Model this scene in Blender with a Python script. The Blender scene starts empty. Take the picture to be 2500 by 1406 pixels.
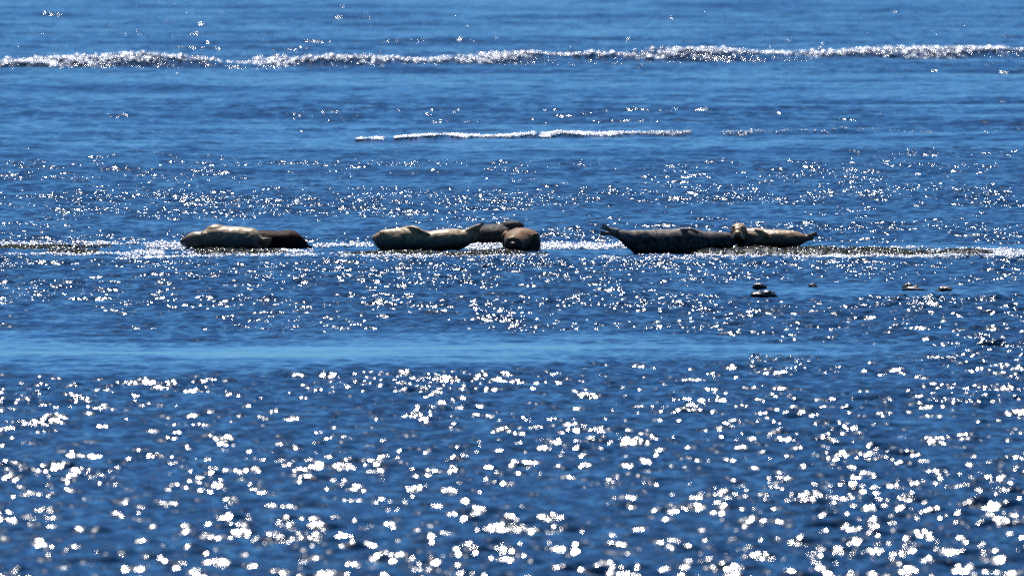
import bpy, bmesh, math, random
import numpy as np
from mathutils import Vector, Matrix, noise as mnoise

random.seed(7); rng = np.random.default_rng(11)
SC = bpy.context.scene
COL = SC.collection
R = math.radians

# ------------------------------------------------------------------ camera
DF = 216.0                 # distance from the camera to the row of seals (y = 0)
H = 4.5                    # camera height over the water
S = 13.0 / 2500 / DF       # radians per pixel of the 2500 px wide photograph
HOR = 612 - H / DF / S     # row of the horizon, above the frame
cam_d = bpy.data.cameras.new("camera"); cam = bpy.data.objects.new("camera", cam_d); COL.objects.link(cam)
cam.location = (0, -DF, H)
cam.rotation_euler = (R(90) - (703 - HOR) * S, 0, 0)
cam_d.lens = 36 * DF / 13.0; cam_d.sensor_width = 36
cam_d.clip_start = 1; cam_d.clip_end = 60000
cam_d.dof.use_dof = True; cam_d.dof.focus_distance = DF; cam_d.dof.aperture_fstop = cam_d.lens / 1000 / 0.078
cam_d.dof.aperture_blades = 0
SC.camera = cam

# ------------------------------------------------------------------ sky, sun, exposure
SUN_EL, SUN_AZ = R(56), R(-9)          # azimuth measured from +y (straight ahead), negative = left
w = bpy.data.worlds.new("World"); SC.world = w; w.use_nodes = True
nt = w.node_tree; nt.nodes.clear()
sky = nt.nodes.new('ShaderNodeTexSky'); sky.sky_type = 'NISHITA'; sky.sun_disc = False
sky.sun_elevation = SUN_EL; sky.sun_rotation = SUN_AZ
sky.altitude = 0; sky.air_density = 0.8; sky.dust_density = 0.6; sky.ozone_density = 4.0
bg = nt.nodes.new('ShaderNodeBackground'); bg.inputs[1].default_value = 0.05
wo = nt.nodes.new('ShaderNodeOutputWorld')
tint = nt.nodes.new('ShaderNodeMix'); tint.data_type = 'RGBA'; tint.blend_type = 'MULTIPLY'
tint.inputs[0].default_value = 1.0; tint.inputs[7].default_value = (0.46, 0.97, 1.45, 1)     # deep clear blue air
nt.links.new(sky.outputs[0], tint.inputs[6]); nt.links.new(tint.outputs[2], bg.inputs[0]); nt.links.new(bg.outputs[0], wo.inputs[0])
sl = bpy.data.lights.new("sun", 'SUN'); sl.energy = 5.0; sl.angle = R(0.5); sl.color = (1.0, 0.93, 0.84)
sun = bpy.data.objects.new("sun", sl); COL.objects.link(sun)
sd = Vector((math.sin(SUN_AZ) * math.cos(SUN_EL), math.cos(SUN_AZ) * math.cos(SUN_EL), math.sin(SUN_EL)))
sun.rotation_euler = sd.to_track_quat('Z', 'Y').to_euler()
sun.location = (0, 0, 60)
SC.view_settings.view_transform = 'Standard'; SC.view_settings.look = 'None'
SC.view_settings.exposure = 0.76; SC.view_settings.gamma = 1.0
SC.cycles.use_denoising = False
SC.cycles.use_adaptive_sampling = False
SC.cycles.sample_clamp_direct = 0; SC.cycles.sample_clamp_indirect = 0.5
SC.cycles.max_bounces = 4; SC.cycles.caustics_reflective = False; SC.cycles.caustics_refractive = False

# ------------------------------------------------------------------ helpers
def P(px, py, Y):
    """world point seen at photograph pixel (px, py) at depth Y"""
    d = DF + Y
    return Vector(((px - 1250) * S * d, Y, H - (py - HOR) * S * d))
def depth_at(py): return H / (S * (py - HOR)) - DF      # y of the water at a row
def tag(o, label=None, cat=None, group=None, kind=None):
    for k, v in (('label', label), ('category', cat), ('group', group), ('kind', kind)):
        if v: o[k] = v
    return o
def mesh_np(name, V, F, mat, smooth=True, attrs=None):
    """V (n,3) float, F (m,4) or (m,3) int"""
    me = bpy.data.meshes.new(name); n, m, k = len(V), len(F), F.shape[1]
    me.vertices.add(n); me.vertices.foreach_set('co', np.ascontiguousarray(V, dtype=np.float32).ravel())
    me.loops.add(m * k); me.loops.foreach_set('vertex_index', np.ascontiguousarray(F, dtype=np.int32).ravel())
    me.polygons.add(m); me.polygons.foreach_set('loop_start', np.arange(0, m * k, k, dtype=np.int32))
    me.polygons.foreach_set('use_smooth', np.full(m, smooth))
    for an, av in (attrs or {}).items():
        a = me.attributes.new(an, 'FLOAT', 'POINT'); a.data.foreach_set('value', np.ascontiguousarray(av, dtype=np.float32))
    me.update(); me.validate(); me.materials.append(mat)
    o = bpy.data.objects.new(name, me); COL.objects.link(o)
    return o
class NT:
    def __init__(s, name):
        s.m = bpy.data.materials.new(name); s.m.use_nodes = True; s.t = s.m.node_tree; s.t.nodes.clear()
        s.out = s.n('ShaderNodeOutputMaterial'); s.b = s.n('ShaderNodeBsdfPrincipled'); s.l(s.b.outputs[0], s.out.inputs[0])
    def n(s, t, **kw):
        x = s.t.nodes.new(t)
        for k, v in kw.items(): setattr(x, k, v)
        return x
    def l(s, a, b): s.t.links.new(a, b)
    def set(s, **kw):
        for k, v in kw.items(): s.b.inputs[k.replace('_', ' ')].default_value = v
    def noise(s, vec, scale, detail=3, rough=.5):
        x = s.n('ShaderNodeTexNoise'); x.inputs['Scale'].default_value = scale; x.inputs['Detail'].default_value = detail
        x.inputs['Roughness'].default_value = rough; s.l(vec, x.inputs['Vector']); return x.outputs[0]
    def ramp(s, fac, stops):
        x = s.n('ShaderNodeValToRGB'); e = x.color_ramp.elements
        while len(e) < len(stops): e.new(.5)
        for i, (p, c) in enumerate(stops): e[i].position = p; e[i].color = (c[0], c[1], c[2], 1)
        s.l(fac, x.inputs[0]); return x.outputs[0]
    def math(s, op, a, b=None):
        x = s.n('ShaderNodeMath', operation=op)
        for i, v in enumerate((a, b)):
            if v is None: continue
            if isinstance(v, (int, float)): x.inputs[i].default_value = v
            else: s.l(v, x.inputs[i])
        return x.outputs[0]
    def mix(s, fac, a, b, blend='MIX'):
        x = s.n('ShaderNodeMix', data_type='RGBA', blend_type=blend)
        for i, v in ((0, fac), (6, a), (7, b)):
            if isinstance(v, (int, float)): x.inputs[i].default_value = v
            elif isinstance(v, tuple): x.inputs[i].default_value = (*v, 1)
            else: s.l(v, x.inputs[i])
        return x.outputs[2]
    def bump(s, h, dist, strength=1.0, normal=None):
        x = s.n('ShaderNodeBump'); x.inputs['Distance'].default_value = dist
        if isinstance(strength, (int, float)): x.inputs['Strength'].default_value = strength
        else: s.l(strength, x.inputs['Strength'])
        s.l(h, x.inputs['Height'])
        if normal is not None: s.l(normal, x.inputs['Normal'])
        return x.outputs[0]

def vnoise(x, y, seed=0):
    """smooth value noise, vectorised, 0..1"""
    xi = np.floor(x).astype(np.int64); yi = np.floor(y).astype(np.int64); fx = x - xi; fy = y - yi
    fx = fx * fx * (3 - 2 * fx); fy = fy * fy * (3 - 2 * fy)
    def h(a, b):
        v = (a * 374761393 + b * 668265263 + seed * 974634777) & 0xffffffff
        v = ((v ^ (v >> 13)) * 1274126177) & 0xffffffff
        return ((v ^ (v >> 16)) & 0xffff) / 65535.0
    return (h(xi, yi) * (1 - fx) + h(xi + 1, yi) * fx) * (1 - fy) + (h(xi, yi + 1) * (1 - fx) + h(xi + 1, yi + 1) * fx) * fy

# ------------------------------------------------------------------ the water
def mat_water():
    q = NT("sea_water"); q.set(Base_Color=(0.0008, 0.013, 0.042, 1), Roughness=0.11, IOR=1.33)
    tc = q.n('ShaderNodeTexCoord'); vec = tc.outputs['Object']
    ch = q.n('ShaderNodeAttribute', attribute_name='ripple').outputs['Fac']
    n1 = q.noise(vec, 9, 2, .45)
    n2 = q.noise(vec, 26, 1, .5)
    n0 = q.noise(vec, 1.6, 2, .5); far = q.n('ShaderNodeAttribute', attribute_name='far').outputs['Fac']
    b0 = q.bump(n0, .16, far)
    b1 = q.bump(n1, .03, ch, b0)
    b2 = q.bump(n2, .005, ch, b1)
    q.l(b2, q.b.inputs['Normal'])
    return q.m
def gauss(x, c, s): return np.exp(-((x - c) / s) ** 2)
def chop_field(X, Y):
    """how rough the water is, in world coordinates: slicks, riffles and the breakers far out"""
    d = Y + DF
    c = 0.80 + 0.22 * (vnoise(X / 2.6 + 9, Y / 14, 1) - .5) + 0.3 * (vnoise(X / .9, Y / 5, 2) - .5)
    c *= np.interp(d, [108, 150, 235, 250, 300, 325, 400, 900], [1.10, 1.14, 1.28, 1.28, 1.25, 1.0, .85, .75])
    c *= 1 - np.clip((d - 225) / 60, 0, 1) * (.62 * np.clip(2.2 * (vnoise(X / 13 + 3, Y / 13, 61) - .42), 0, 1))
    c *= 1 + .25 * (vnoise(X / 4, Y / 6, 63) - .5)
    # broad slick in front of the seals (about 38-55 m nearer), thinning to the right
    edge = 1 / (1 + np.exp((X - 3.6 - 2.5 * (vnoise(X * .3, Y / 2.5, 5) - .5)) / .8))
    yc = -46.5 + 1.0 * np.sin(X * .6) + 2 * (vnoise(X * .8, X * 0, 6) - .5)
    sl = np.exp(-np.abs((Y - yc + 5 * (vnoise(X / 3, Y / 4, 22) - .5)) / np.clip(11.5 - .55 * (X + 9), 2.5, 14)) ** 2.6) * edge
    c *= 1 - (.62 + .36 * vnoise(X / 2.2, Y / .9, 17) ** .6) * sl
    # slick around the loose kelp clumps
    sl2 = np.clip(1.3 - ((X - 4.1) / 2.6) ** 2 - ((Y + 22) / 4.5) ** 2, 0, 1)
    c *= 1 - .6 * sl2
    # slicks further out
    sl3 = np.clip(1.3 - np.abs((Y - 180) / 32), 0, 1)
    c *= 1 - .6 * sl3
    sl4 = np.clip(1.3 - np.abs((Y - 20 - 4 * np.sin(X * .3)) / 7), 0, 1)
    c *= 1 - .35 * sl4
    # the wet ledge the seals lie on calms the waves around it
    led = np.clip(1.35 - np.abs((Y - .2) / 5.5) ** 2, 0, 1)
    c *= 1 - .5 * led
    return np.clip(c, .05, 1.5)
def build_water():
    ds = [108.0]
    while ds[-1] < 880: ds.append(ds[-1] + 0.036 * (ds[-1] / 110) ** 1.15)
    D = np.array(ds); ncol = 580
    U = np.linspace(-1, 1, ncol)
    X = D[:, None] * U[None, :] * 0.040; Y = np.repeat((D - DF)[:, None], ncol, 1)
    dx = (D * 0.080 / ncol)[:, None]; dy = (0.036 * (D / 110) ** 1.15)[:, None]
    ch = chop_field(X, Y)
    Z = np.zeros_like(X); N = 110
    lam = np.exp(rng.uniform(0, 1, N) ** 1.5 * math.log(5.0 / .17) + math.log(.17)); lam.sort()
    for i, L in enumerate(lam):
        th = rng.normal(0, .75 if L < .35 else .55); k = 2 * math.pi / L; kx, ky = k * math.sin(th), k * math.cos(th)
        slope = 0.060 * min(1.0, (.42 / L) ** 1.05)
        att = np.clip((L / (np.maximum(dx * abs(math.sin(th)), dy * abs(math.cos(th))) + 1e-9) - 2.2) / 1.5, 0, 1)
        if att.max() <= 0: continue
        ph = rng.uniform(0, 6.28)
        Z += att * slope / k * np.sin(kx * X + ky * Y + ph + .8 * np.sin(.23 * X + i) + .9 * np.sin(.11 * Y + 2 * i)) * (ch if L < 2.5 else .5 + .5 * ch)
    # longer wavelets that band the far water
    for i in range(26):
        L = math.exp(rng.uniform(math.log(2.2), math.log(9))); th = rng.normal(0, .28); k = 2 * math.pi / L
        Z += np.clip((Y - 20) / 90, .10, 1) * .020 / k * np.sin(k * (math.sin(th) * X + math.cos(th) * Y) + rng.uniform(0, 6.28) + .9 * np.sin(.17 * X + i) + .8 * np.sin(.05 * Y + i)) * np.clip(ch + .2, 0, 1)
    # low swell
    for L, a, th, p in ((9, .020, .1, 0), (17, .035, -.15, 2), (31, .06, .05, 1), (55, .09, .02, 4)):
        k = 2 * math.pi / L; Z += a * np.clip((Y - 30) / 60, 0.12, 1) * (1 - .75 * gauss(Y, 245, 45)) * np.sin(k * (math.sin(th) * X + math.cos(th) * Y) + p)
    # the breaker line far out: a steep-fronted swell
    yb = 239 + 1.5 * np.sin(X * .3) + X * 1.1
    f = np.where(Y < yb, gauss(Y, yb, 1.8), gauss(Y, yb, 9.0)); brk = f; Z += .22 * f * (.9 + .2 * vnoise(X / 2.5, Y / 30, 8))
    # small one at row 340
    y2 = 92.5 + .8 * np.sin(X * .9) + .9 * X; f2 = np.where(Y < y2, gauss(Y, y2, .7), gauss(Y, y2, 3.0)) / (1 + np.exp(-(X + 2.0) / .5)); Z += .09 * f2
    ed = np.minimum(1, (1 - np.abs(U)) * 12)[None, :] * np.clip((D - 108) / 1.0, 0, 1)[:, None] * np.clip((880 - D) / 30, 0, 1)[:, None]
    Z *= ed
    nr = len(D); V = np.stack([X, Y, Z], -1).reshape(-1, 3); idx = np.arange(nr * ncol).reshape(nr, ncol)
    F = np.stack([idx[:-1, :-1], idx[:-1, 1:], idx[1:, 1:], idx[1:, :-1]], -1).reshape(-1, 4)
    # calm outer sea joined to the rim of the fine sheet, out to the horizon
    base = len(V); B = 30000.0
    c0, c1, c2, c3 = idx[0, 0], idx[0, -1], idx[-1, -1], idx[-1, 0]
    V = np.vstack([V, [[-B, -B, 0], [B, -B, 0], [B, B, 0], [-B, B, 0]]])
    F = np.vstack([F, [[base, base + 1, c1, c0], [base + 1, base + 2, c2, c1], [base + 2, base + 3, c3, c2], [base + 3, base, c0, c3]]])
    rp = ch * np.interp(D[:, None], [110, 150, 210, 240, 300, 330, 380, 900], [.7, .9, 1.7, 1.6, 1.5, 1.0, .8, .8]) * (.40 + 1.15 * vnoise(X / .7, Y / 3.0, 14)) + 1.0 * gauss(Y, yb - 3, 4) * (.3 + vnoise(X / 1.7, Y / 20, 4))
    px_ = X / (S * (Y + DF)) + 1250; row_ = H / (S * (Y + DF)) + HOR
    rp += .7 * gauss(row_, 826 + (px_ - 1250) * .016, 9) * np.clip((px_ - 1230) / 150, 0, 1) * (vnoise(X / .5, Y / 1.5, 51) > .45) + 1.8 * gauss(row_, 876, 9) * gauss(px_, 1905, 110)
    chv = np.concatenate([rp.ravel(), np.full(4, .7)])
    open('/tmp/w.txt','w').write(str((len(V), [float(np.std(np.diff(Z[a:a+400], axis=0) / dy[a:a+399])) for a in (0, 1500, 2500, 3500)])))
    print("water verts", len(V), "rms slope y", float(np.std(np.diff(Z[:800], axis=0) / dy[:799])))
    o = mesh_np("water", V, F, mat_water(), True, {'ripple': chv, 'far': np.concatenate([np.repeat(np.interp(D, [230, 420, 900], [0, 1, 1]), ncol), np.ones(4)])})
    tag(o, kind='structure')
    def zat(x, y):
        d = y + DF; r = int(np.searchsorted(D, d)); c = int(round((x / (d * .040) + 1) / 2 * (ncol - 1)))
        return float(Z[min(max(r, 0), nr - 1), min(max(c, 0), ncol - 1)])
    return zat
ZAT = build_water()

# ------------------------------------------------------------------ seals
def mat_fur(name, back, low_shade, spot, spot_amt=.5, shade_axis=(0, 0, 1), split=(0, .1), rough=.5, coat=.18, sscale=18, mot=.55, ior=1.28):
    """short wet fur: two ground tones parted along an axis, the lower with flank shade painted in, small dark spots and rings"""
    q = NT(name); tc = q.n('ShaderNodeTexCoord'); vec = tc.outputs['Object']
    dot = q.n('ShaderNodeVectorMath', operation='DOT_PRODUCT'); q.l(vec, dot.inputs[0]); dot.inputs[1].default_value = shade_axis
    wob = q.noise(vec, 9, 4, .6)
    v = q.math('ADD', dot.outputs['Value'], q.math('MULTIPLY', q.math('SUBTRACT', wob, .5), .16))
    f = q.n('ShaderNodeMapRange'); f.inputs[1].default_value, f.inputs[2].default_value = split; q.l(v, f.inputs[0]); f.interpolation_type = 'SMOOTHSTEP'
    ground = q.mix(f.outputs[0], low_shade, back)  # lower tone puts the flank's shade into the colour, along with wet fur
    mott = q.noise(vec, 17, 5, .7)
    ground = q.mix(q.math('MULTIPLY', q.ramp(mott, [(.43, (1, 1, 1)), (.56, (0, 0, 0))]), mot), ground, tuple(c * .3 for c in back))
    vo = q.n('ShaderNodeTexVoronoi'); vo.inputs['Scale'].default_value = sscale; vo.inputs['Randomness'].default_value = 1
    wv = q.n('ShaderNodeMix', data_type='VECTOR'); wn = q.n('ShaderNodeTexNoise'); wn.inputs['Scale'].default_value = 30; q.l(vec, wn.inputs['Vector'])
    wv.inputs[0].default_value = .035; q.l(vec, wv.inputs[4]); q.l(wn.outputs['Color'], wv.inputs[5]); q.l(wv.outputs[1], vo.inputs['Vector'])
    sp = q.ramp(vo.outputs['Distance'], [(.2, (1, 1, 1)), (.3, (0, 0, 0))])
    gate = q.ramp(q.noise(vec, 7, 2), [(.45, (0, 0, 0)), (.58, (1, 1, 1))])
    c = q.mix(q.math('MULTIPLY', q.math('MULTIPLY', sp, gate), spot_amt), ground, spot)
    q.l(c, q.b.inputs['Base Color'])
    fine = q.noise(vec, 420, 2, .6); b = q.bump(fine, .0012, .6)
    fold = q.noise(vec, 40, 3, .5); b = q.bump(fold, .004, .5, b); q.l(b, q.b.inputs['Normal'])
    q.set(Roughness=rough, IOR=ior, Coat_Weight=coat, Coat_Roughness=.42, Sheen_Weight=.0, Specular_IOR_Level=.3, Sheen_Roughness=.4)
    return q.m
def mat_plain(name, c, rough=.3, coat=0.0):
    q = NT(name); q.set(Base_Color=(*c, 1), Roughness=rough, Coat_Weight=coat); 
    return q.m

NSEG = 28
def ring_mesh(bm, rings, power=2.2):
    """closed loft; a ring is (centre, side vector, up vector, lower half factor)"""
    loops = []
    for c, a, b, low in rings:
        L = []
        for i in range(NSEG):
            t = 2 * math.pi * i / NSEG; ct, st = math.cos(t), math.sin(t)
            ct = math.copysign(abs(ct) ** (2 / power), ct); st = math.copysign(abs(st) ** (2 / power), st)
            L.append(bm.verts.new(c + a * ct + b * (st if st > 0 else st * low)))
        loops.append(L)
    for A, B in zip(loops, loops[1:]):
        for i in range(NSEG):
            j = (i + 1) % NSEG; bm.faces.new((A[i], A[j], B[j], B[i]))
    bm.faces.new(loops[0][::-1]); bm.faces.new(loops[-1])
def catmull(pts, n):
    """pts: list of equal-length tuples -> resampled list"""
    P_ = np.array([pts[0]] + list(pts) + [pts[-1]], float); out = []
    for i in range(1, len(P_) - 2):
        p0, p1, p2, p3 = P_[i - 1:i + 3]
        for t in np.linspace(0, 1, n, endpoint=False):
            out.append(.5 * ((2 * p1) + (-p0 + p2) * t + (2 * p0 - 5 * p1 + 4 * p2 - p3) * t * t + (-p0 + 3 * p1 - 3 * p2 + p3) * t ** 3))
    out.append(P_[-2]); return out
def body_px(bm, st, y0, yslope=0.0, power=2.0, n=6, sag=.34, wide=1.12):
    """body seen side-on; st: (px, top row, bottom row, half depth in m); y = y0 + yslope * (px - first)"""
    rings = []; st2 = catmull(st, n)
    for px, tp, bt, hw in st2:
        Y = y0 + yslope * (px - st[0][0]) / 190.0
        a, b = P(px, tp, Y), P(px, bt, Y); hh = max((a.z - b.z) / 2, .004); c = b + Vector((0, 0, hh * 2 * sag))
        rings.append((c, Vector((0, -max(hw * wide, .004), 0)), Vector((0, 0, hh * 2 * (1 - sag))), sag / (1 - sag)))
    ring_mesh(bm, rings, power)
def tube(bm, pts, n=5, power=2.0, up=Vector((0, 0, 1))):
    """pts: (x, y, z, half width across, half thickness along 'up')"""
    pp = catmull(pts, n); rings = []
    for i, p in enumerate(pp):
        q0 = Vector(pp[max(i - 1, 0)][:3]); q1 = Vector(pp[min(i + 1, len(pp) - 1)][:3]); t = (q1 - q0).normalized()
        a = t.cross(up).normalized(); b = a.cross(t).normalized()
        rings.append((Vector(p[:3]), a * max(p[3], .002), b * max(p[4], .002), 1.0))
    ring_mesh(bm, rings, power)
def blob(bm, c, r, rot=None):
    m = Matrix.Translation(c) @ (rot or Matrix.Identity(4)) @ Matrix.Diagonal((*r, 1))
    bmesh.ops.create_icosphere(bm, subdivisions=3, radius=1, matrix=m)
def fuse(name, bm, mat, loc, voxel=.009, smooth=4):
    """join everything in bm into one continuous skin, origin at loc"""
    bmesh.ops.recalc_face_normals(bm, faces=bm.faces)
    me = bpy.data.meshes.new(name); bm.to_mesh(me); bm.free()
    o = bpy.data.objects.new(name, me); COL.objects.link(o)
    m = o.modifiers.new('r', 'REMESH'); m.mode = 'VOXEL'; m.voxel_size = voxel; m.use_smooth_shade = True
    s = o.modifiers.new('s', 'SMOOTH'); s.iterations = smooth; s.factor = .5
    bpy.context.view_layer.update()
    dg = bpy.context.evaluated_depsgraph_get()
    me2 = bpy.data.meshes.new_from_object(o.evaluated_get(dg)); o.modifiers.clear(); o.data = me2; bpy.data.meshes.remove(me)
    nv = len(me2.vertices); co = np.empty(nv * 3, np.float32); me2.vertices.foreach_get('co', co); co = co.reshape(-1, 3)
    no = np.empty(nv * 3, np.float32); me2.vertices.foreach_get('normal', no); no = no.reshape(-1, 3)
    k = np.array([.010 * mnoise.noise(Vector((c[0] * 5.5, c[1] * 6, c[2] * 9))) + .0045 * mnoise.noise(Vector((c[0] * 17, c[1] * 17, c[2] * 17))) for c in co.tolist()])
    me2.vertices.foreach_set('co', (co + no * k[:, None]).astype(np.float32).ravel()); me2.update()      # blubber: soft folds and dents
    me2.transform(Matrix.Translation(-Vector(loc))); o.location = loc
    for p in me2.polygons: p.use_smooth = True
    me2.materials.clear(); me2.materials.append(mat); me2.name = name
    return o
def child_mesh(name, bm, mat, parent):
    bmesh.ops.recalc_face_normals(bm, faces=bm.faces)
    bm.transform(Matrix.Translation(-parent.location))
    me = bpy.data.meshes.new(name); bm.to_mesh(me); bm.free(); me.materials.append(mat)
    for p in me.polygons: p.use_smooth = True
    o = bpy.data.objects.new(name, me); COL.objects.link(o); o.parent = parent
    return o
EYE = mat_plain("seal_eye", (.006, .005, .005), .08, 1.0); NOSE = mat_plain("seal_nose", (.015, .012, .011), .3, .6)
def snap(seal, c, sink):
    """the point of the skin seen from the camera in the direction of c"""
    o = Vector(cam.location) - seal.location; d = (Vector(c) - Vector(cam.location)).normalized()
    ok, hit, nrm, _ = seal.ray_cast(o, d)
    return (hit + seal.location + d * sink) if ok else Vector(c)
def eye(c, r, seal):
    bm = bmesh.new(); blob(bm, snap(seal, c, r * .35), (r, r, r)); child_mesh('eye', bm, EYE, seal)
def nose(c, r, seal):
    bm = bmesh.new(); blob(bm, snap(seal, c, r[0] * .3), r)
    child_mesh('nose', bm, NOSE, seal)
def whiskers(bm_pts, seal, mat=None):
    bm = bmesh.new()
    for a, b in bm_pts:
        m = (a + b) / 2 + Vector((0, 0, .006)); tube_pts = [(*a, .0011, .0011), (*m, .0009, .0009), (*b, .0005, .0005)]
        tube(bm, tube_pts, 3)
    child_mesh('whiskers', bm, WH, seal)
WH = mat_plain("seal_whisker", (.55, .52, .47), .4)
def flipper_fan(bm, root, tip, spread, digits=5, w=.016, th=.011, plane=Vector((0, 1, 0)), web=True):
    """hind or fore flipper: digits fanning out from root towards tip, joined by a thin web"""
    root, tip = Vector(root), Vector(tip); d = tip - root; L = d.length; d.normalize(); s = plane.cross(d).normalized()
    ends = []
    for k in range(digits):
        t = (k / (digits - 1) - .5) * 2; ang = t * spread
        e = root + (d * math.cos(ang) + s * math.sin(ang)) * L * (1 - .10 * (1 - abs(t)))
        mid = root.lerp(e, .55)
        tube(bm, [(*root, w * 1.2, th * 1.5), (*mid, w, th * 1.2), (*e, w * .55, th * .6)], 5, up=plane)
        ends.append((root.lerp(e, .82)))
    if web:
        for A, B in zip(ends, ends[1:]):
            tube(bm, [(*root, .012, .006), (*((A + B) / 2).lerp(root, .4), .016, .005), (*(A + B) / 2, .012, .004)], 4, up=plane)

CREAM, TAN, GREYB, DARK = (.31, .225, .125), (.36, .27, .17), (.19, .18, .17), (.060, .050, .045)

# --- seal A: pale, leftmost, lying on its belly, snout to the left
bm = bmesh.new(); Y = 0.0
body_px(bm, [(440, 586, 594, .02), (444, 582, 598, .035), (452, 577, 604, .055), (462, 571, 608, .085), (476, 566, 611, .115), (492, 563, 612, .13),
             (505, 556, 613, .15), (517, 551, 614, .17), (530, 549, 614, .185), (546, 551, 614, .195), (570, 553, 614, .20), (595, 554, 614, .20), (612, 556, 614, .20),
             (622, 559, 614, .19), (629, 565, 614, .165), (632, 571, 613, .12), (635, 581, 606, .06), (640, 584, 602, .045), (646, 586, 599, .03)], Y)
tube(bm, [(*P(536, 570, Y - .10), .05, .035), (*P(548, 590, Y - .205), .05, .022), (*P(566, 606, Y - .22), .035, .014), (*P(580, 612, Y - .23), .015, .008)], 6, up=Vector((0, 1, 0)))
flipper_fan(bm, P(636, 584, Y - .10), P(665, 589, Y - .16), .24, 5, .010, .008)
flipper_fan(bm, P(636, 594, Y - .06), P(658, 599, Y - .12), .25, 4, .009, .007)
tube(bm, [(*P(628, 582, Y - .06), .05, .05), (*P(642, 587, Y - .11), .035, .028), (*P(650, 589, Y - .14), .02, .018)], 5)
blob(bm, P(526, 558, Y), (.12, .12, .05))
for x0 in (496, 502): tube(bm, [(*P(x0 - 4, 566, Y - .10), .004, .008), (*P(x0, 571, Y - .135), .005, .010), (*P(x0 + 3, 579, Y - .165), .005, .01)], 5)
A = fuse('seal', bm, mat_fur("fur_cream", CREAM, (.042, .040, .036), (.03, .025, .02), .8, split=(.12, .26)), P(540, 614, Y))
tag(A, "pale cream seal lying leftmost in the row with its snout pointing left", "seal", "harbor seals hauled out in a row")
eye(P(466.5, 580, Y - .088), .0125, A); nose(P(441, 588, Y - .005), (.014, .016, .012), A)
whiskers([(P(447, 592 + k, Y - .04), P(453 + 2 * k, 602 + k, Y - .10)) for k in range(4)], A)

# --- seal B: dark brown, behind A, tail to the right
bm = bmesh.new(); Y = .9
body_px(bm, [(575, 580, 606, .08), (592, 570, 609, .13), (612, 565, 610, .17), (635, 563, 611, .19), (665, 563, 611, .20), (700, 562, 611, .20), (718, 564, 611, .185), (729, 570, 611, .16),
             (738, 578, 611, .12), (747, 588, 611, .08), (753, 596, 611, .05)], Y)
flipper_fan(bm, P(748, 600, Y - .01), P(763, 606, Y - .02), .28, 5, .010, .009)
blob(bm, P(583, 590, Y), (.16, .13, .09))
tube(bm, [(*P(640, 585, Y - .16), .05, .03), (*P(652, 600, Y - .22), .04, .018), (*P(668, 609, Y - .23), .02, .01)], 6, up=Vector((0, 1, 0)))
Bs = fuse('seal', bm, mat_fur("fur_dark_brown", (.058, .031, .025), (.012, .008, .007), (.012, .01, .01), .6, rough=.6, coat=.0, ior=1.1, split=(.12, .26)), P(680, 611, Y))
tag(Bs, "dark brown seal lying behind the leftmost pale one, its tail to the right", "seal", "harbor seals hauled out in a row")

# --- seal C: pale, on its side in the middle, tail lifted to the right
bm = bmesh.new(); Y = -.1
body_px(bm, [(909, 576, 586, .025), (913, 573, 592, .05), (920, 569, 602, .085), (930, 564, 610, .115), (942, 561, 614, .13), (956, 559, 615, .145), (972, 557, 615, .165),
             (992, 554, 615, .185), (1012, 555, 615, .19), (1030, 561, 614, .195), (1048, 564, 614, .195), (1070, 562, 613, .19), (1090, 559, 613, .185), (1110, 559, 612, .17),
             (1125, 560, 610, .145), (1138, 560, 604, .115), (1149, 558, 597, .08), (1158, 557, 588, .05)], Y, 0.0)
# fore flipper folded back along the flank
tube(bm, [(*P(992, 560, Y - .02), .05, .04), (*P(1012, 558, Y - .08), .055, .032), (*P(1030, 564, Y - .13), .045, .024), (*P(1048, 573, Y - .165), .022, .012)], 7, up=Vector((0, .2, .98)))
for (t0, t1, t2, d) in (((1140, 566), (1163, 555), (1181, 545), -.02), ((1148, 584), (1160, 577), (1172, 561), .0), ((1148, 570), (1163, 564), (1177, 550), .03)):
    tube(bm, [(*P(*t0, Y + d), .05, .055 if d == 0 else .04), (*P(*t1, Y + d), .035, .03), (*P(*t2, Y + d), .010, .010)], 6, up=Vector((0, 0, 1)))
flipper_fan(bm, P(1160, 562, Y - .02), P(1182, 544, Y - .03), .16, 5, .009, .008)
# folds of the neck
for k in range(5):
    x = 928 + k * 7.5; tube(bm, [(*P(x - 2, 575, Y - .115), .005, .008), (*P(x, 567 - k * .6, Y - .075), .008, .008), (*P(x + 1.5, 563.6 - k, Y), .009, .007)], 5, up=Vector((0, 0, 1)))
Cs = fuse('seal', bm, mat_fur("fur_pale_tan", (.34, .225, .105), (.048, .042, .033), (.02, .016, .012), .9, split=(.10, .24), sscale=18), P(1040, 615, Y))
tag(Cs, "long pale tan seal rolled on its side in the middle, pointed tail raised", "seal", "harbor seals hauled out in a row")
nose(P(910, 579, Y - .01), (.013, .016, .011), Cs); eye(P(921, 586, Y - .085), .009, Cs)

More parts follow.
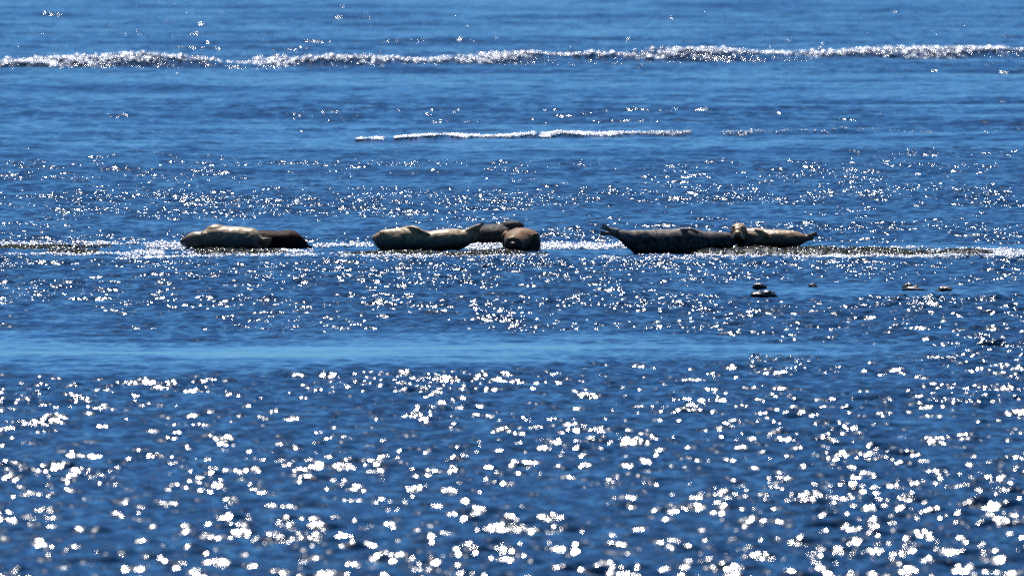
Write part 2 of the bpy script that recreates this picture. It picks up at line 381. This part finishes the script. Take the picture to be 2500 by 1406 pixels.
# --- seal D: grey, rear, head lifted at the right
bm = bmesh.new(); Y = 3.4
body_px(bm, [(1118, 585, 594, .03), (1130, 574, 596, .08), (1145, 563, 597, .13), (1165, 555, 598, .175), (1190, 549, 598, .20), (1215, 547, 598, .205), (1240, 549, 598, .19), (1262, 556, 597, .15), (1278, 568, 596, .09), (1285, 578, 594, .04)], Y)
tube(bm, [(*P(1232, 560, Y), .11, .09), (*P(1246, 552, Y - .02), .10, .068), (*P(1258, 550, Y - .03), .085, .055), (*P(1270, 552, Y - .04), .058, .045), (*P(1277, 555, Y - .05), .03, .028)], 6)
flipper_fan(bm, P(1122, 588, Y), P(1108, 592, Y), .25, 5, .010, .009)
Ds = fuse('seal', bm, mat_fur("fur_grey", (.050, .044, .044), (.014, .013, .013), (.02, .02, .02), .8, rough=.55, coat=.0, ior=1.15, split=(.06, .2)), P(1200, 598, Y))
tag(Ds, "slate grey seal farthest back, resting its mottled head above the others", "seal", "harbor seals hauled out in a row")
nose(P(1278, 556, Y - .055), (.012, .014, .010), Ds); eye(P(1266, 549, Y - .095), .010, Ds)

# --- seal E: brown, facing the camera, foreshortened
bm = bmesh.new(); Y = -.55
def er(y, px, tp, bt, hw):   # a ring across the view
    a, b = P(px, tp, y), P(px, bt, y); c = (a + b) / 2
    return (c, Vector((hw, 0, 0)), Vector((0, 0, (a.z - b.z) / 2)), 1.0)
rr = [(-.50, 1252, 590, 612, .05), (-.49, 1252, 582, 615, .085), (-.46, 1253, 577, 617, .11), (-.41, 1255, 573, 618, .125), (-.33, 1257, 571, 618, .13), (-.22, 1260, 567, 618, .145), (-.05, 1266, 561, 618, .185),
      (.15, 1271, 558, 618, .222), (.4, 1274, 557, 617, .238), (.65, 1275, 558, 616, .235), (.9, 1276, 563, 615, .20), (1.1, 1278, 575, 613, .13), (1.25, 1280, 590, 610, .06)]
ring_mesh(bm, [er(Y + r[0], *r[1:]) for r in catmull(rr, 5)], 2.05)
tube(bm, [(*P(1303, 575, Y + .05), .07, .06), (*P(1308, 596, Y - .02), .06, .045), (*P(1300, 613, Y - .12), .045, .02), (*P(1290, 617, Y - .22), .03, .012)], 6, up=Vector((0, 1, 0)))
tube(bm, [(*P(1236, 568, Y + .1), .03, .045), (*P(1230, 578, Y + .05), .025, .04), (*P(1231, 604, Y + .02), .02, .035)], 6, up=Vector((0, 1, 0)))
blob(bm, P(1290, 600, Y + .1), (.15, .2, .095))
# brow pads, muzzle
for sx in (-1, 1): blob(bm, P(1252 + sx * 9, 583, Y - .46), (.030, .03, .018))
blob(bm, P(1252, 599, Y - .50), (.055, .055, .045))
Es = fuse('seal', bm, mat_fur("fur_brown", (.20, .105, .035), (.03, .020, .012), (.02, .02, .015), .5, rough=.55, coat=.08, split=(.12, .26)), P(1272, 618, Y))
tag(Es, "plump brown seal facing the viewer head-on with its face down", "seal", "harbor seals hauled out in a row")
for sx in (-1, 1): eye(P(1252 + sx * 10, 589, Y - .495), .013, Es)
nose(P(1252, 595, Y - .55), (.018, .012, .012), Es)

# --- seal F: big and dark, hind flippers raised at the left
bm = bmesh.new(); Y = -2.1
body_px(bm, [(1495, 561, 574, .04), (1507, 562, 583, .07), (1520, 563, 595, .10), (1535, 564, 608, .13), (1552, 563, 621, .165), (1580, 561, 623, .19), (1615, 560, 623, .205), (1650, 558, 623, .21), (1680, 558, 622, .205),
             (1705, 562, 619, .185), (1728, 565, 613, .165), (1750, 567, 609, .15), (1772, 568, 607, .135), (1786, 571, 604, .11), (1795, 576, 598, .075), (1800, 582, 592, .035)], Y, .75)
# the two hind flippers, one over the other, digits apart
for (root, tip, dy, sp) in (((1496, 563), (1465, 551), -.03, .20), ((1494, 571), (1462, 568), .06, .17)):
    flipper_fan(bm, P(root[0] + 4, root[1] + 1, Y + dy), P(*tip, Y + dy), sp, 5, .011, .010)
    tube(bm, [(*P(root[0] + 14, root[1] + 3, Y + dy), .04, .045), (*P(*root, Y + dy), .03, .034), (*P(root[0] - 12, root[1] - (4 if dy < 0 else 1), Y + dy), .02, .028)], 5)
# near fore flipper lying over the back
tube(bm, [(*P(1658, 561, Y + .60), .03, .014), (*P(1674, 559, Y + .57), .05, .014), (*P(1692, 561, Y + .55), .05, .02), (*P(1706, 568, Y + .55), .04, .03)], 6)
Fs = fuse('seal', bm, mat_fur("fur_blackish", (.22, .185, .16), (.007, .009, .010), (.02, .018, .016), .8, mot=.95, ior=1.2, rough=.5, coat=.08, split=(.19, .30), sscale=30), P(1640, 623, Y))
tag(Fs, "large near-black seal with splayed hind flippers raised at its left end", "seal", "harbor seals hauled out in a row")

# --- seal G: pale tan, head up and turned to the camera, tail to the right
bm = bmesh.new(); Y = -.7; KZ = 606
body_px(bm, [(1797, 566, 600, .06), (1804, 562, 606, .11), (1815, 558, 608, .145), (1830, 556, 608, .165), (1850, 556, 607, .18), (1875, 559, 607, .185), (1900, 561, 607, .18), (1925, 562, 606, .165),
             (1942, 565, 605, .14), (1956, 569, 599, .11), (1968, 573, 592, .075), (1978, 575, 588, .05), (1986, 574, 584, .03)], Y)
flipper_fan(bm, P(1966, 577, Y - .02), P(1998, 571, Y - .03), .17, 5, .012, .010)
flipper_fan(bm, P(1962, 583, Y + .03), P(1988, 580, Y + .03), .22, 4, .012, .009)
# the head: skull, cheeks, muzzle towards the camera and down, throat
blob(bm, P(1803, 562, Y - .16), (.103, .115, .092))
blob(bm, P(1802, 566, Y - .24), (.088, .085, .070))
blob(bm, P(1800.5, 571, Y - .31), (.056, .062, .045))
blob(bm, P(1804, 578, Y - .20), (.095, .10, .055))
for sx in (-1, 1): blob(bm, P(1800.5 + sx * 5, 573, Y - .345), (.030, .030, .024)); blob(bm, P(1801 + sx * 9.5, 553.5, Y - .235), (.026, .03, .014))
tube(bm, [(*P(1808, 574, Y - .12), .10, .09), (*P(1815, 584, Y - .05), .13, .11), (*P(1828, 592, Y), .15, .12)], 6)
# fore flippers: one propped under the chest, one along the flank
tube(bm, [(*P(1822, 598, Y - .15), .05, .04), (*P(1812, 608, Y - .24), .055, .022), (*P(1794, 613, Y - .34), .045, .012), (*P(1786, 614, Y - .38), .02, .006)], 6)
tube(bm, [(*P(1844, 566, Y - .10), .045, .03), (*P(1860, 570, Y - .16), .05, .022), (*P(1873, 577, Y - .20), .035, .014), (*P(1880, 582, Y - .20), .012, .008)], 7, up=Vector((0, 1, 0)))
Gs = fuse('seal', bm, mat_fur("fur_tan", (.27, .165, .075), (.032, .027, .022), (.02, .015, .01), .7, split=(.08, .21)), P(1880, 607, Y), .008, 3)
tag(Gs, "tan seal with its head raised and turned to the viewer, tail pointing right", "seal", "harbor seals hauled out in a row")
for sx in (-1, 1): eye(P(1801 + sx * 9, 557, Y - .262), .0145, Gs)
nose(P(1800.5, 568.5, Y - .375), (.019, .012, .011), Gs)
bmv = []
for sx in (-1, 1):
    for k in range(5): bmv.append((P(1800.5 + sx * 5, 572 + k, Y - .37), P(1800.5 + sx * (13 + k), 573 + 3 * k, Y - .36)))
whiskers(bmv[:5], Gs); whiskers(bmv[5:], Gs)

# ------------------------------------------------------------------ kelp and foam (nobody could count them)
def rot_np(n, tilt):
    """n random rotation matrices: any heading, limited tilt"""
    a = rng.uniform(0, 2 * np.pi, n); t = rng.normal(0, tilt, n); u = rng.normal(0, tilt, n)
    ca, sa, ct, st, cu, su = np.cos(a), np.sin(a), np.cos(t), np.sin(t), np.cos(u), np.sin(u)
    o, z = np.ones(n), np.zeros(n)
    Rz = np.stack([ca, -sa, z, sa, ca, z, z, z, o], -1).reshape(n, 3, 3)
    Rx = np.stack([o, z, z, z, ct, -st, z, st, ct], -1).reshape(n, 3, 3)
    Ry = np.stack([cu, z, su, z, o, z, -su, z, cu], -1).reshape(n, 3, 3)
    return Rz @ Rx @ Ry
def scatter(name, tv, tf, pos, scl, tilt, mat, label=None, kind='stuff', cat=None, parent=None):
    n = len(pos); Rm = rot_np(n, tilt)
    V = np.einsum('nij,nkj->nki', Rm, tv[None] * scl[:, None, :]) + pos[:, None, :]
    F = tf[None] + (np.arange(n) * len(tv))[:, None, None]
    tone = np.repeat(rng.uniform(0, 1, n), len(tv))
    o = mesh_np(name, V.reshape(-1, 3), F.reshape(-1, tf.shape[1]), mat, True, {'tone': tone})
    tag(o, label, cat, kind=kind)
    return o
def ico_template():
    bm = bmesh.new(); bmesh.ops.create_icosphere(bm, subdivisions=2, radius=1); bm.verts.ensure_lookup_table()
    v = np.array([x.co[:] for x in bm.verts]); f = np.array([[y.index for y in x.verts] for x in bm.faces]); bm.free()
    return v, f
ICO = ico_template()
def blade_template():
    v, f = [], []
    for i in range(6):
        t = i / 5; w_ = .5 * math.sin(math.pi * (.12 + .82 * t)) ; z = .38 * math.sin(math.pi * t) + .05 * math.sin(9 * t)
        for k in (-1, 0, 1): v.append((t - .5, k * w_ * .42, z + (.10 if k == 0 else 0)))
    for i in range(5):
        for k in range(2):
            a = i * 3 + k; f.append((a, a + 1, a + 4, a + 3))
    return np.array(v, float), np.array(f)
BLADE = blade_template()
def mat_kelp():
    q = NT("wet_kelp"); t = q.n('ShaderNodeAttribute', attribute_name='tone').outputs['Fac']
    c = q.ramp(t, [(0, (.002, .002, .0015)), (.45, (.006, .0045, .002)), (.8, (.014, .015, .003)), (1, (.040, .055, .005))])
    q.l(c, q.b.inputs['Base Color']); q.set(IOR=1.33)
    q.l(q.ramp(t, [(.45, (.45, .45, .45)), (.5, (.08, .08, .08))]), q.b.inputs['Specular IOR Level'])
    q.l(q.ramp(t, [(0, (.13, .13, .13)), (.45, (.17, .17, .17)), (.5, (.8, .8, .8)), (1, (.85, .85, .85))]), q.b.inputs['Roughness'])
    n = q.noise(q.n('ShaderNodeTexCoord').outputs['Object'], 60, 2); q.l(q.bump(n, .004, .6), q.b.inputs['Normal'])
    return q.m
def mat_foam():
    q = NT("sea_foam"); t = q.n('ShaderNodeAttribute', attribute_name='tone').outputs['Fac']
    c = q.ramp(t, [(0, (.35, .40, .46)), (.45, (.72, .75, .78)), (1, (.85, .86, .86))])
    q.l(c, q.b.inputs['Base Color']); q.set(Roughness=.18, IOR=1.33, Coat_Weight=1.0, Coat_Roughness=.25)
    return q.m
KELP, FOAM = mat_kelp(), mat_foam()

def strip_points(strips, noise_s=1.0):
    """strips of (px0, px1, row0, row1 at px0, row0, row1 at px1, count, lift): points over the water they cover"""
    out = []
    for (x0, x1, a0, b0, a1, b1, n, lift) in strips:
        px = rng.uniform(x0, x1, n * 3); t = (px - x0) / (x1 - x0); r = rng.uniform(0, 1, n * 3)
        lo, hi = a0 + (a1 - a0) * t, b0 + (b1 - b0) * t
        wob = 2.2 * (vnoise(px / 23, px * 0 + x0, 3) - .5); row = lo + (hi - lo) * r + wob
        d = H / (S * (row - HOR)); X = (px - 1250) * S * d; Yw = d - DF
        keep = vnoise(X / .22 * noise_s, Yw / 1.1 * noise_s, 12) + .35 * rng.uniform(-1, 1, n * 3) - .5 * np.maximum(0, np.abs(2 * r - 1) - .6) - .5 * np.maximum(0, np.abs(2 * t - 1) - .8) > .40
        X, Yw = X[keep][:n], Yw[keep][:n]
        out.append(np.stack([X, Yw, np.array([ZAT(x, y) for x, y in zip(X, Yw)]) * .6 + rng.uniform(0, 1, len(X)) * lift], -1))
    return np.vstack(out)

# mounds of kelp-covered rock showing above the water: (px centre, row of the base, half width px, half depth m, height m)
MOUNDS = [(545, 621, 85, .9, .075), (640, 617, 60, .8, .03), (180, 618, 70, .7, .03), (90, 606, 130, 1.2, .03), (1210, 618, 70, .8, .030), (980, 621, 110, .7, .035), (1150, 622, 80, .7, .03), (1760, 622, 75, 1.0, .070), (1860, 620, 110, 1.3, .085),
          (1990, 619, 130, 1.3, .085), (2120, 619, 110, 1.2, .07), (2215, 623, 70, 1.0, .055), (2350, 621, 80, 1.2, .07)]
def mound_points(m, n):
    px, row, hw, hd, hh = m; hh *= .75; Yc = depth_at(row); xc = (px - 1250) * S * (DF + Yc); hwm = hw * S * (DF + Yc)
    a, r = rng.uniform(0, 2 * np.pi, n), np.sqrt(rng.uniform(0, 1, n))
    X, Yw = xc + np.cos(a) * r * hwm, Yc + np.sin(a) * r * hd
    Z = hh * (1 - r ** 2.4) * (.7 + .6 * vnoise(X / .12, Yw / .3, 21)) + rng.uniform(0, .012, n)
    return np.stack([X, Yw, Z], -1)
def mound_mesh(ms, name):
    Vs, Fs_, b = [], [], 0
    for (px, row, hw, hd, hh) in ms:
        hh *= .75
        Yc = depth_at(row); xc = (px - 1250) * S * (DF + Yc); hwm = hw * S * (DF + Yc); nr, na = 10, 48
        rr_ = np.linspace(0.02, 1.02, nr)[:, None]; aa = np.linspace(0, 2 * np.pi, na, endpoint=False)[None]
        X, Yw = xc + np.cos(aa) * rr_ * hwm, Yc + np.sin(aa) * rr_ * hd
        Z = hh * (1 - rr_ ** 2.4) * (.7 + .6 * vnoise(X / .12, Yw / .3, 21)) - .004 - .08 * (rr_ > 1)
        i = np.arange(nr * na).reshape(nr, na); V = np.stack([X, Yw, Z + 0 * X], -1).reshape(-1, 3)
        Vs.append(V); Fs_.append(np.stack([i[:-1], np.roll(i, -1, 1)[:-1], np.roll(i, -1, 1)[1:], i[1:]], -1).reshape(-1, 4) + b)
        Fs_.append(np.array([[i[0, k], i[0, k + 1], i[0, na - 1 - k - 1], i[0, na - 1 - k]] for k in range(na // 2 - 1)])[:, ::-1] + b); b += len(V)
    return np.vstack(Vs), np.vstack(Fs_)
def mat_ledge():
    q = NT("wet_ledge"); vec = q.n('ShaderNodeTexCoord').outputs['Object']; n = q.noise(vec, 14, 4)
    q.l(q.ramp(n, [(.35, (.003, .003, .0025)), (.6, (.006, .006, .003)), (.8, (.010, .008, .005))]), q.b.inputs['Base Color'])
    q.set(Roughness=.35); q.l(q.bump(q.noise(vec, 45, 3), .02, 1), q.b.inputs['Normal']); return q.m
v_, f_ = mound_mesh(MOUNDS, 'reef'); tag(mesh_np("reef", v_, f_, mat_ledge()), kind='structure')

pts = [mound_points(m, int(9.0 * m[2])) for m in MOUNDS]
pts.append(strip_points([(-380, 270, 600, 606, 600, 606, 800, .015), (120, 240, 612, 620, 613, 620, 260, .02), (470, 640, 607, 624, 612, 624, 500, .02), (830, 1060, 617, 626, 616, 625, 500, .02),
                         (1060, 1340, 617, 628, 617, 628, 450, .015), (1690, 1800, 607, 624, 604, 622, 400, .02), (1780, 2270, 604, 622, 610, 626, 1600, .02), (2270, 2420, 612, 628, 610, 626, 250, .02),
                         (1830, 2000, 866, 884, 868, 888, 90, .008)]))
pp = np.vstack(pts); n = len(pp); L = rng.uniform(.035, .085, n)
scatter("kelp_bed", *BLADE, pp, np.stack([L, L * rng.uniform(.5, 1.0, n), L * rng.uniform(.15, .6, n)], -1), .2, KELP,
        "wet olive and brown kelp spread over the low reef beneath the seals", cat='kelp')

FS = [(-380, 260, 592, 600, 593, 600, 900, .015), (-380, 130, 618, 624, 619, 624, 420, .01), (240, 480, 595, 598, 594, 598, 160, .01), (130, 400, 617, 626, 618, 627, 480, .012), (280, 430, 628, 634, 628, 633, 200, .01),
      (355, 470, 596, 614, 597, 614, 420, .03), (420, 800, 621, 631, 621, 629, 480, .012), (765, 912, 597, 607, 596, 606, 420, .015), (800, 1345, 621, 632, 622, 633, 620, .012), (1130, 1230, 596, 611, 595, 611, 700, .02),
      (1318, 1530, 597, 610, 597, 611, 1000, .02), (1440, 1800, 626, 644, 626, 642, 420, .012), (1700, 2060, 619, 628, 622, 632, 800, .012), (2030, 2280, 623, 634, 622, 634, 900, .015),
      (2230, 2880, 612, 634, 610, 630, 3600, .03), (2150, 2260, 606, 612, 607, 613, 120, .01), (1320, 1420, 600, 612, 601, 612, 150, .02),
      (330, 400, 614, 622, 614, 622, 120, .01), (640, 765, 612, 618, 610, 617, 160, .008), (2000, 2200, 604, 610, 606, 612, 130, .01)]
pp = strip_points(FS, 1.3); n = len(pp); r_ = rng.uniform(.008, .018, n) * rng.choice([1, 1, 1, 1.5], n)  # white beads model foam and also paint in sun glints on riffled water
scatter("foam", *ICO, pp, np.stack([r_ * rng.uniform(1, 1.7, n), r_, r_ * rng.uniform(.6, 1, n)], -1), .1, FOAM,
        "white foam and painted sun glints on the water around the reef and seals", cat='foam')
# foam on the breaker far out and on the small one in front of it
n = 7500; X = rng.uniform(-21, 21, n); 
g = vnoise(X / 1.6, X * 0, 31) + .5 * vnoise(X / .5, X * 0, 32); X = X[(g > .55 + .5 * rng.uniform(-1, 1, n)) | (rng.uniform(0, 1, n) < .33)]; n = len(X)
yb = 239 + 1.5 * np.sin(X * .3) + X * 1.1 + (-.6 + rng.normal(0, 1, n)) * (.3 + .8 * vnoise(X / .9, X * 0, 33) ** 2)
Z = np.array([ZAT(x, y) for x, y in zip(X, yb)]) + rng.uniform(.0, .05, n); r_ = rng.uniform(.022, .055, n) * np.where(rng.uniform(0, 1, n) < .03, 2.2, 1)
scatter("breaker_foam", *ICO, np.stack([X, yb, Z], -1), np.stack([r_ * 1.6, r_, r_ * .7], -1), .1, FOAM, "broken line of white foam along the far breaking wave", cat='foam')
n = 3000; X = np.concatenate([rng.uniform(-2.78, -2.3, 420), rng.uniform(-2.1, .42, 5200), rng.triangular(.5, .6, 3.4, 3400), rng.uniform(3.3, 4.4, 150), rng.uniform(4.4, 10, 170)]); n = len(X)
gap = ((X < 3.3) | (vnoise(X / .5, X * 0, 41) > .5)); X = X[gap]; n = len(X)
y2 = 92.5 + .8 * np.sin(X * .9) + .9 * X + rng.normal(-.25, .1, n) * (.4 + 1.6 * vnoise(X / .3, X * 0, 44)); Z = np.array([ZAT(x, y) for x, y in zip(X, y2)]) + rng.uniform(0, .012, n)
r_ = rng.uniform(.012, .026, n) * (.45 + .9 * vnoise(X / .25, X * 0, 43)) * np.clip((3.6 - X) / 2.0, .6, 1)
scatter("wavelet_foam", *ICO, np.stack([X, y2, Z], -1), np.stack([r_ * 2.2, r_, r_ * .7], -1), .05, FOAM, "thin white foam line on a small wave behind the seals", cat='foam')

# ------------------------------------------------------------------ loose kelp clumps, each one a thing
def clump(px, row, wpx, hpx, seedn, label, lumps, n_blades=26, tail=None):
    random.seed(seedn); Y = depth_at(row); sc = S * (DF + Y); c = Vector(((px - 1250) * sc, Y, 0))
    root = bpy.data.objects.new("kelp_clump", None); c.z = max(ZAT(c.x, Y), ZAT(c.x, Y - .3)) + .002; root.location = c; root.empty_display_size = .1; COL.objects.link(root)
    tag(root, label, "kelp", "loose kelp clumps floating in front of the seals")
    W, Hh = wpx * sc / 2 * .85, hpx * sc * .95
    for (u, h, r) in lumps:
        bm = bmesh.new(); rad = r * Hh
        bmesh.ops.create_icosphere(bm, subdivisions=3, radius=1)
        for v in bm.verts:
            k = 1 + .8 * mnoise.noise(v.co * 2.4 + Vector((seedn, u * 5, 0)))
            v.co = Vector((v.co.x * rad * 1.5 * k, v.co.y * rad * 1.6 * k, v.co.z * h * Hh * .62 * k))
        bm.transform(Matrix.Translation((u * W, random.uniform(-.02, .02), h * Hh * .42)))
        me = bpy.data.meshes.new('bulb'); bm.to_mesh(me); bm.free(); me.materials.append(KELPB)
        for p in me.polygons: p.use_smooth = True
        o = bpy.data.objects.new('bulb', me); COL.objects.link(o); o.parent = root
    n = n_blades; pos = np.zeros((n, 3)); u = rng.uniform(-1, 1, n); pos[:, 0] = u * W * .85; pos[:, 1] = rng.normal(0, .05, n)
    hl = np.array([max((h * math.exp(-((x - a) / .42) ** 2) for a, h, r in lumps)) for x in u]); pos[:, 2] = hl * Hh * rng.uniform(.05, .75, n)
    L = rng.uniform(.03, .07, n)
    o = scatter("blades", *BLADE, pos, np.stack([L, L * .7, L * rng.uniform(.3, .8, n)], -1), .9, KELP, kind='stuff'); o.parent = root
    if tail:
        bm = bmesh.new(); tube(bm, [(a * W, b, z * Hh, tw, tt) for a, b, z, tw, tt in tail], 6)
        me = bpy.data.meshes.new('stalk'); bmesh.ops.recalc_face_normals(bm, faces=bm.faces); bm.to_mesh(me); bm.free(); me.materials.append(STALK)
        for p in me.polygons: p.use_smooth = True
        o = bpy.data.objects.new('stalk', me); COL.objects.link(o); o.parent = root
q = NT("kelp_bulb"); n_ = q.noise(q.n('ShaderNodeTexCoord').outputs['Object'], 25, 3)
q.l(q.ramp(n_, [(.35, (.008, .006, .005)), (.6, (.03, .02, .008)), (.8, (.07, .05, .015))]), q.b.inputs['Base Color']); q.set(Roughness=.38); KELPB = q.m
STALK = mat_plain("kelp_stalk", (.03, .035, .045), .35, .4)
clump(1854, 711, 34, 13, 3, "single dark kelp mound floating just above the double clump", [(-.05, 1.0, .8), (.5, .55, .6)], 20)
clump(1864, 731, 60, 17, 4, "double-humped dark kelp clump, nearest of the loose ones", [(-.45, .85, .75), (.42, 1.0, .8), (0, .6, .6)], 34)
clump(1983, 701, 24, 8, 5, "smallest dark kelp knob drifting alone between the other clumps", [(.1, 1.0, .9)], 8)
clump(2224, 714, 50, 16, 6, "dark kelp clump trailing a long smooth grey stalk to the right", [(-.5, .9, .5), (-.15, 1.0, .42), (.5, .75, .45)], 18,
      [(-1.0, -.05, .05, .015, .015), (-.2, -.08, .16, .05, .035), (.9, -.09, .05, .05, .03), (1.6, -.05, -.02, .035, .02), (2.1, 0, -.2, .02, .012)])
clump(2303, 715, 44, 12, 7, "round glossy kelp bulb with a low tail, rightmost of the clumps", [(.2, 1.0, .95), (-.6, .35, .5)], 10)
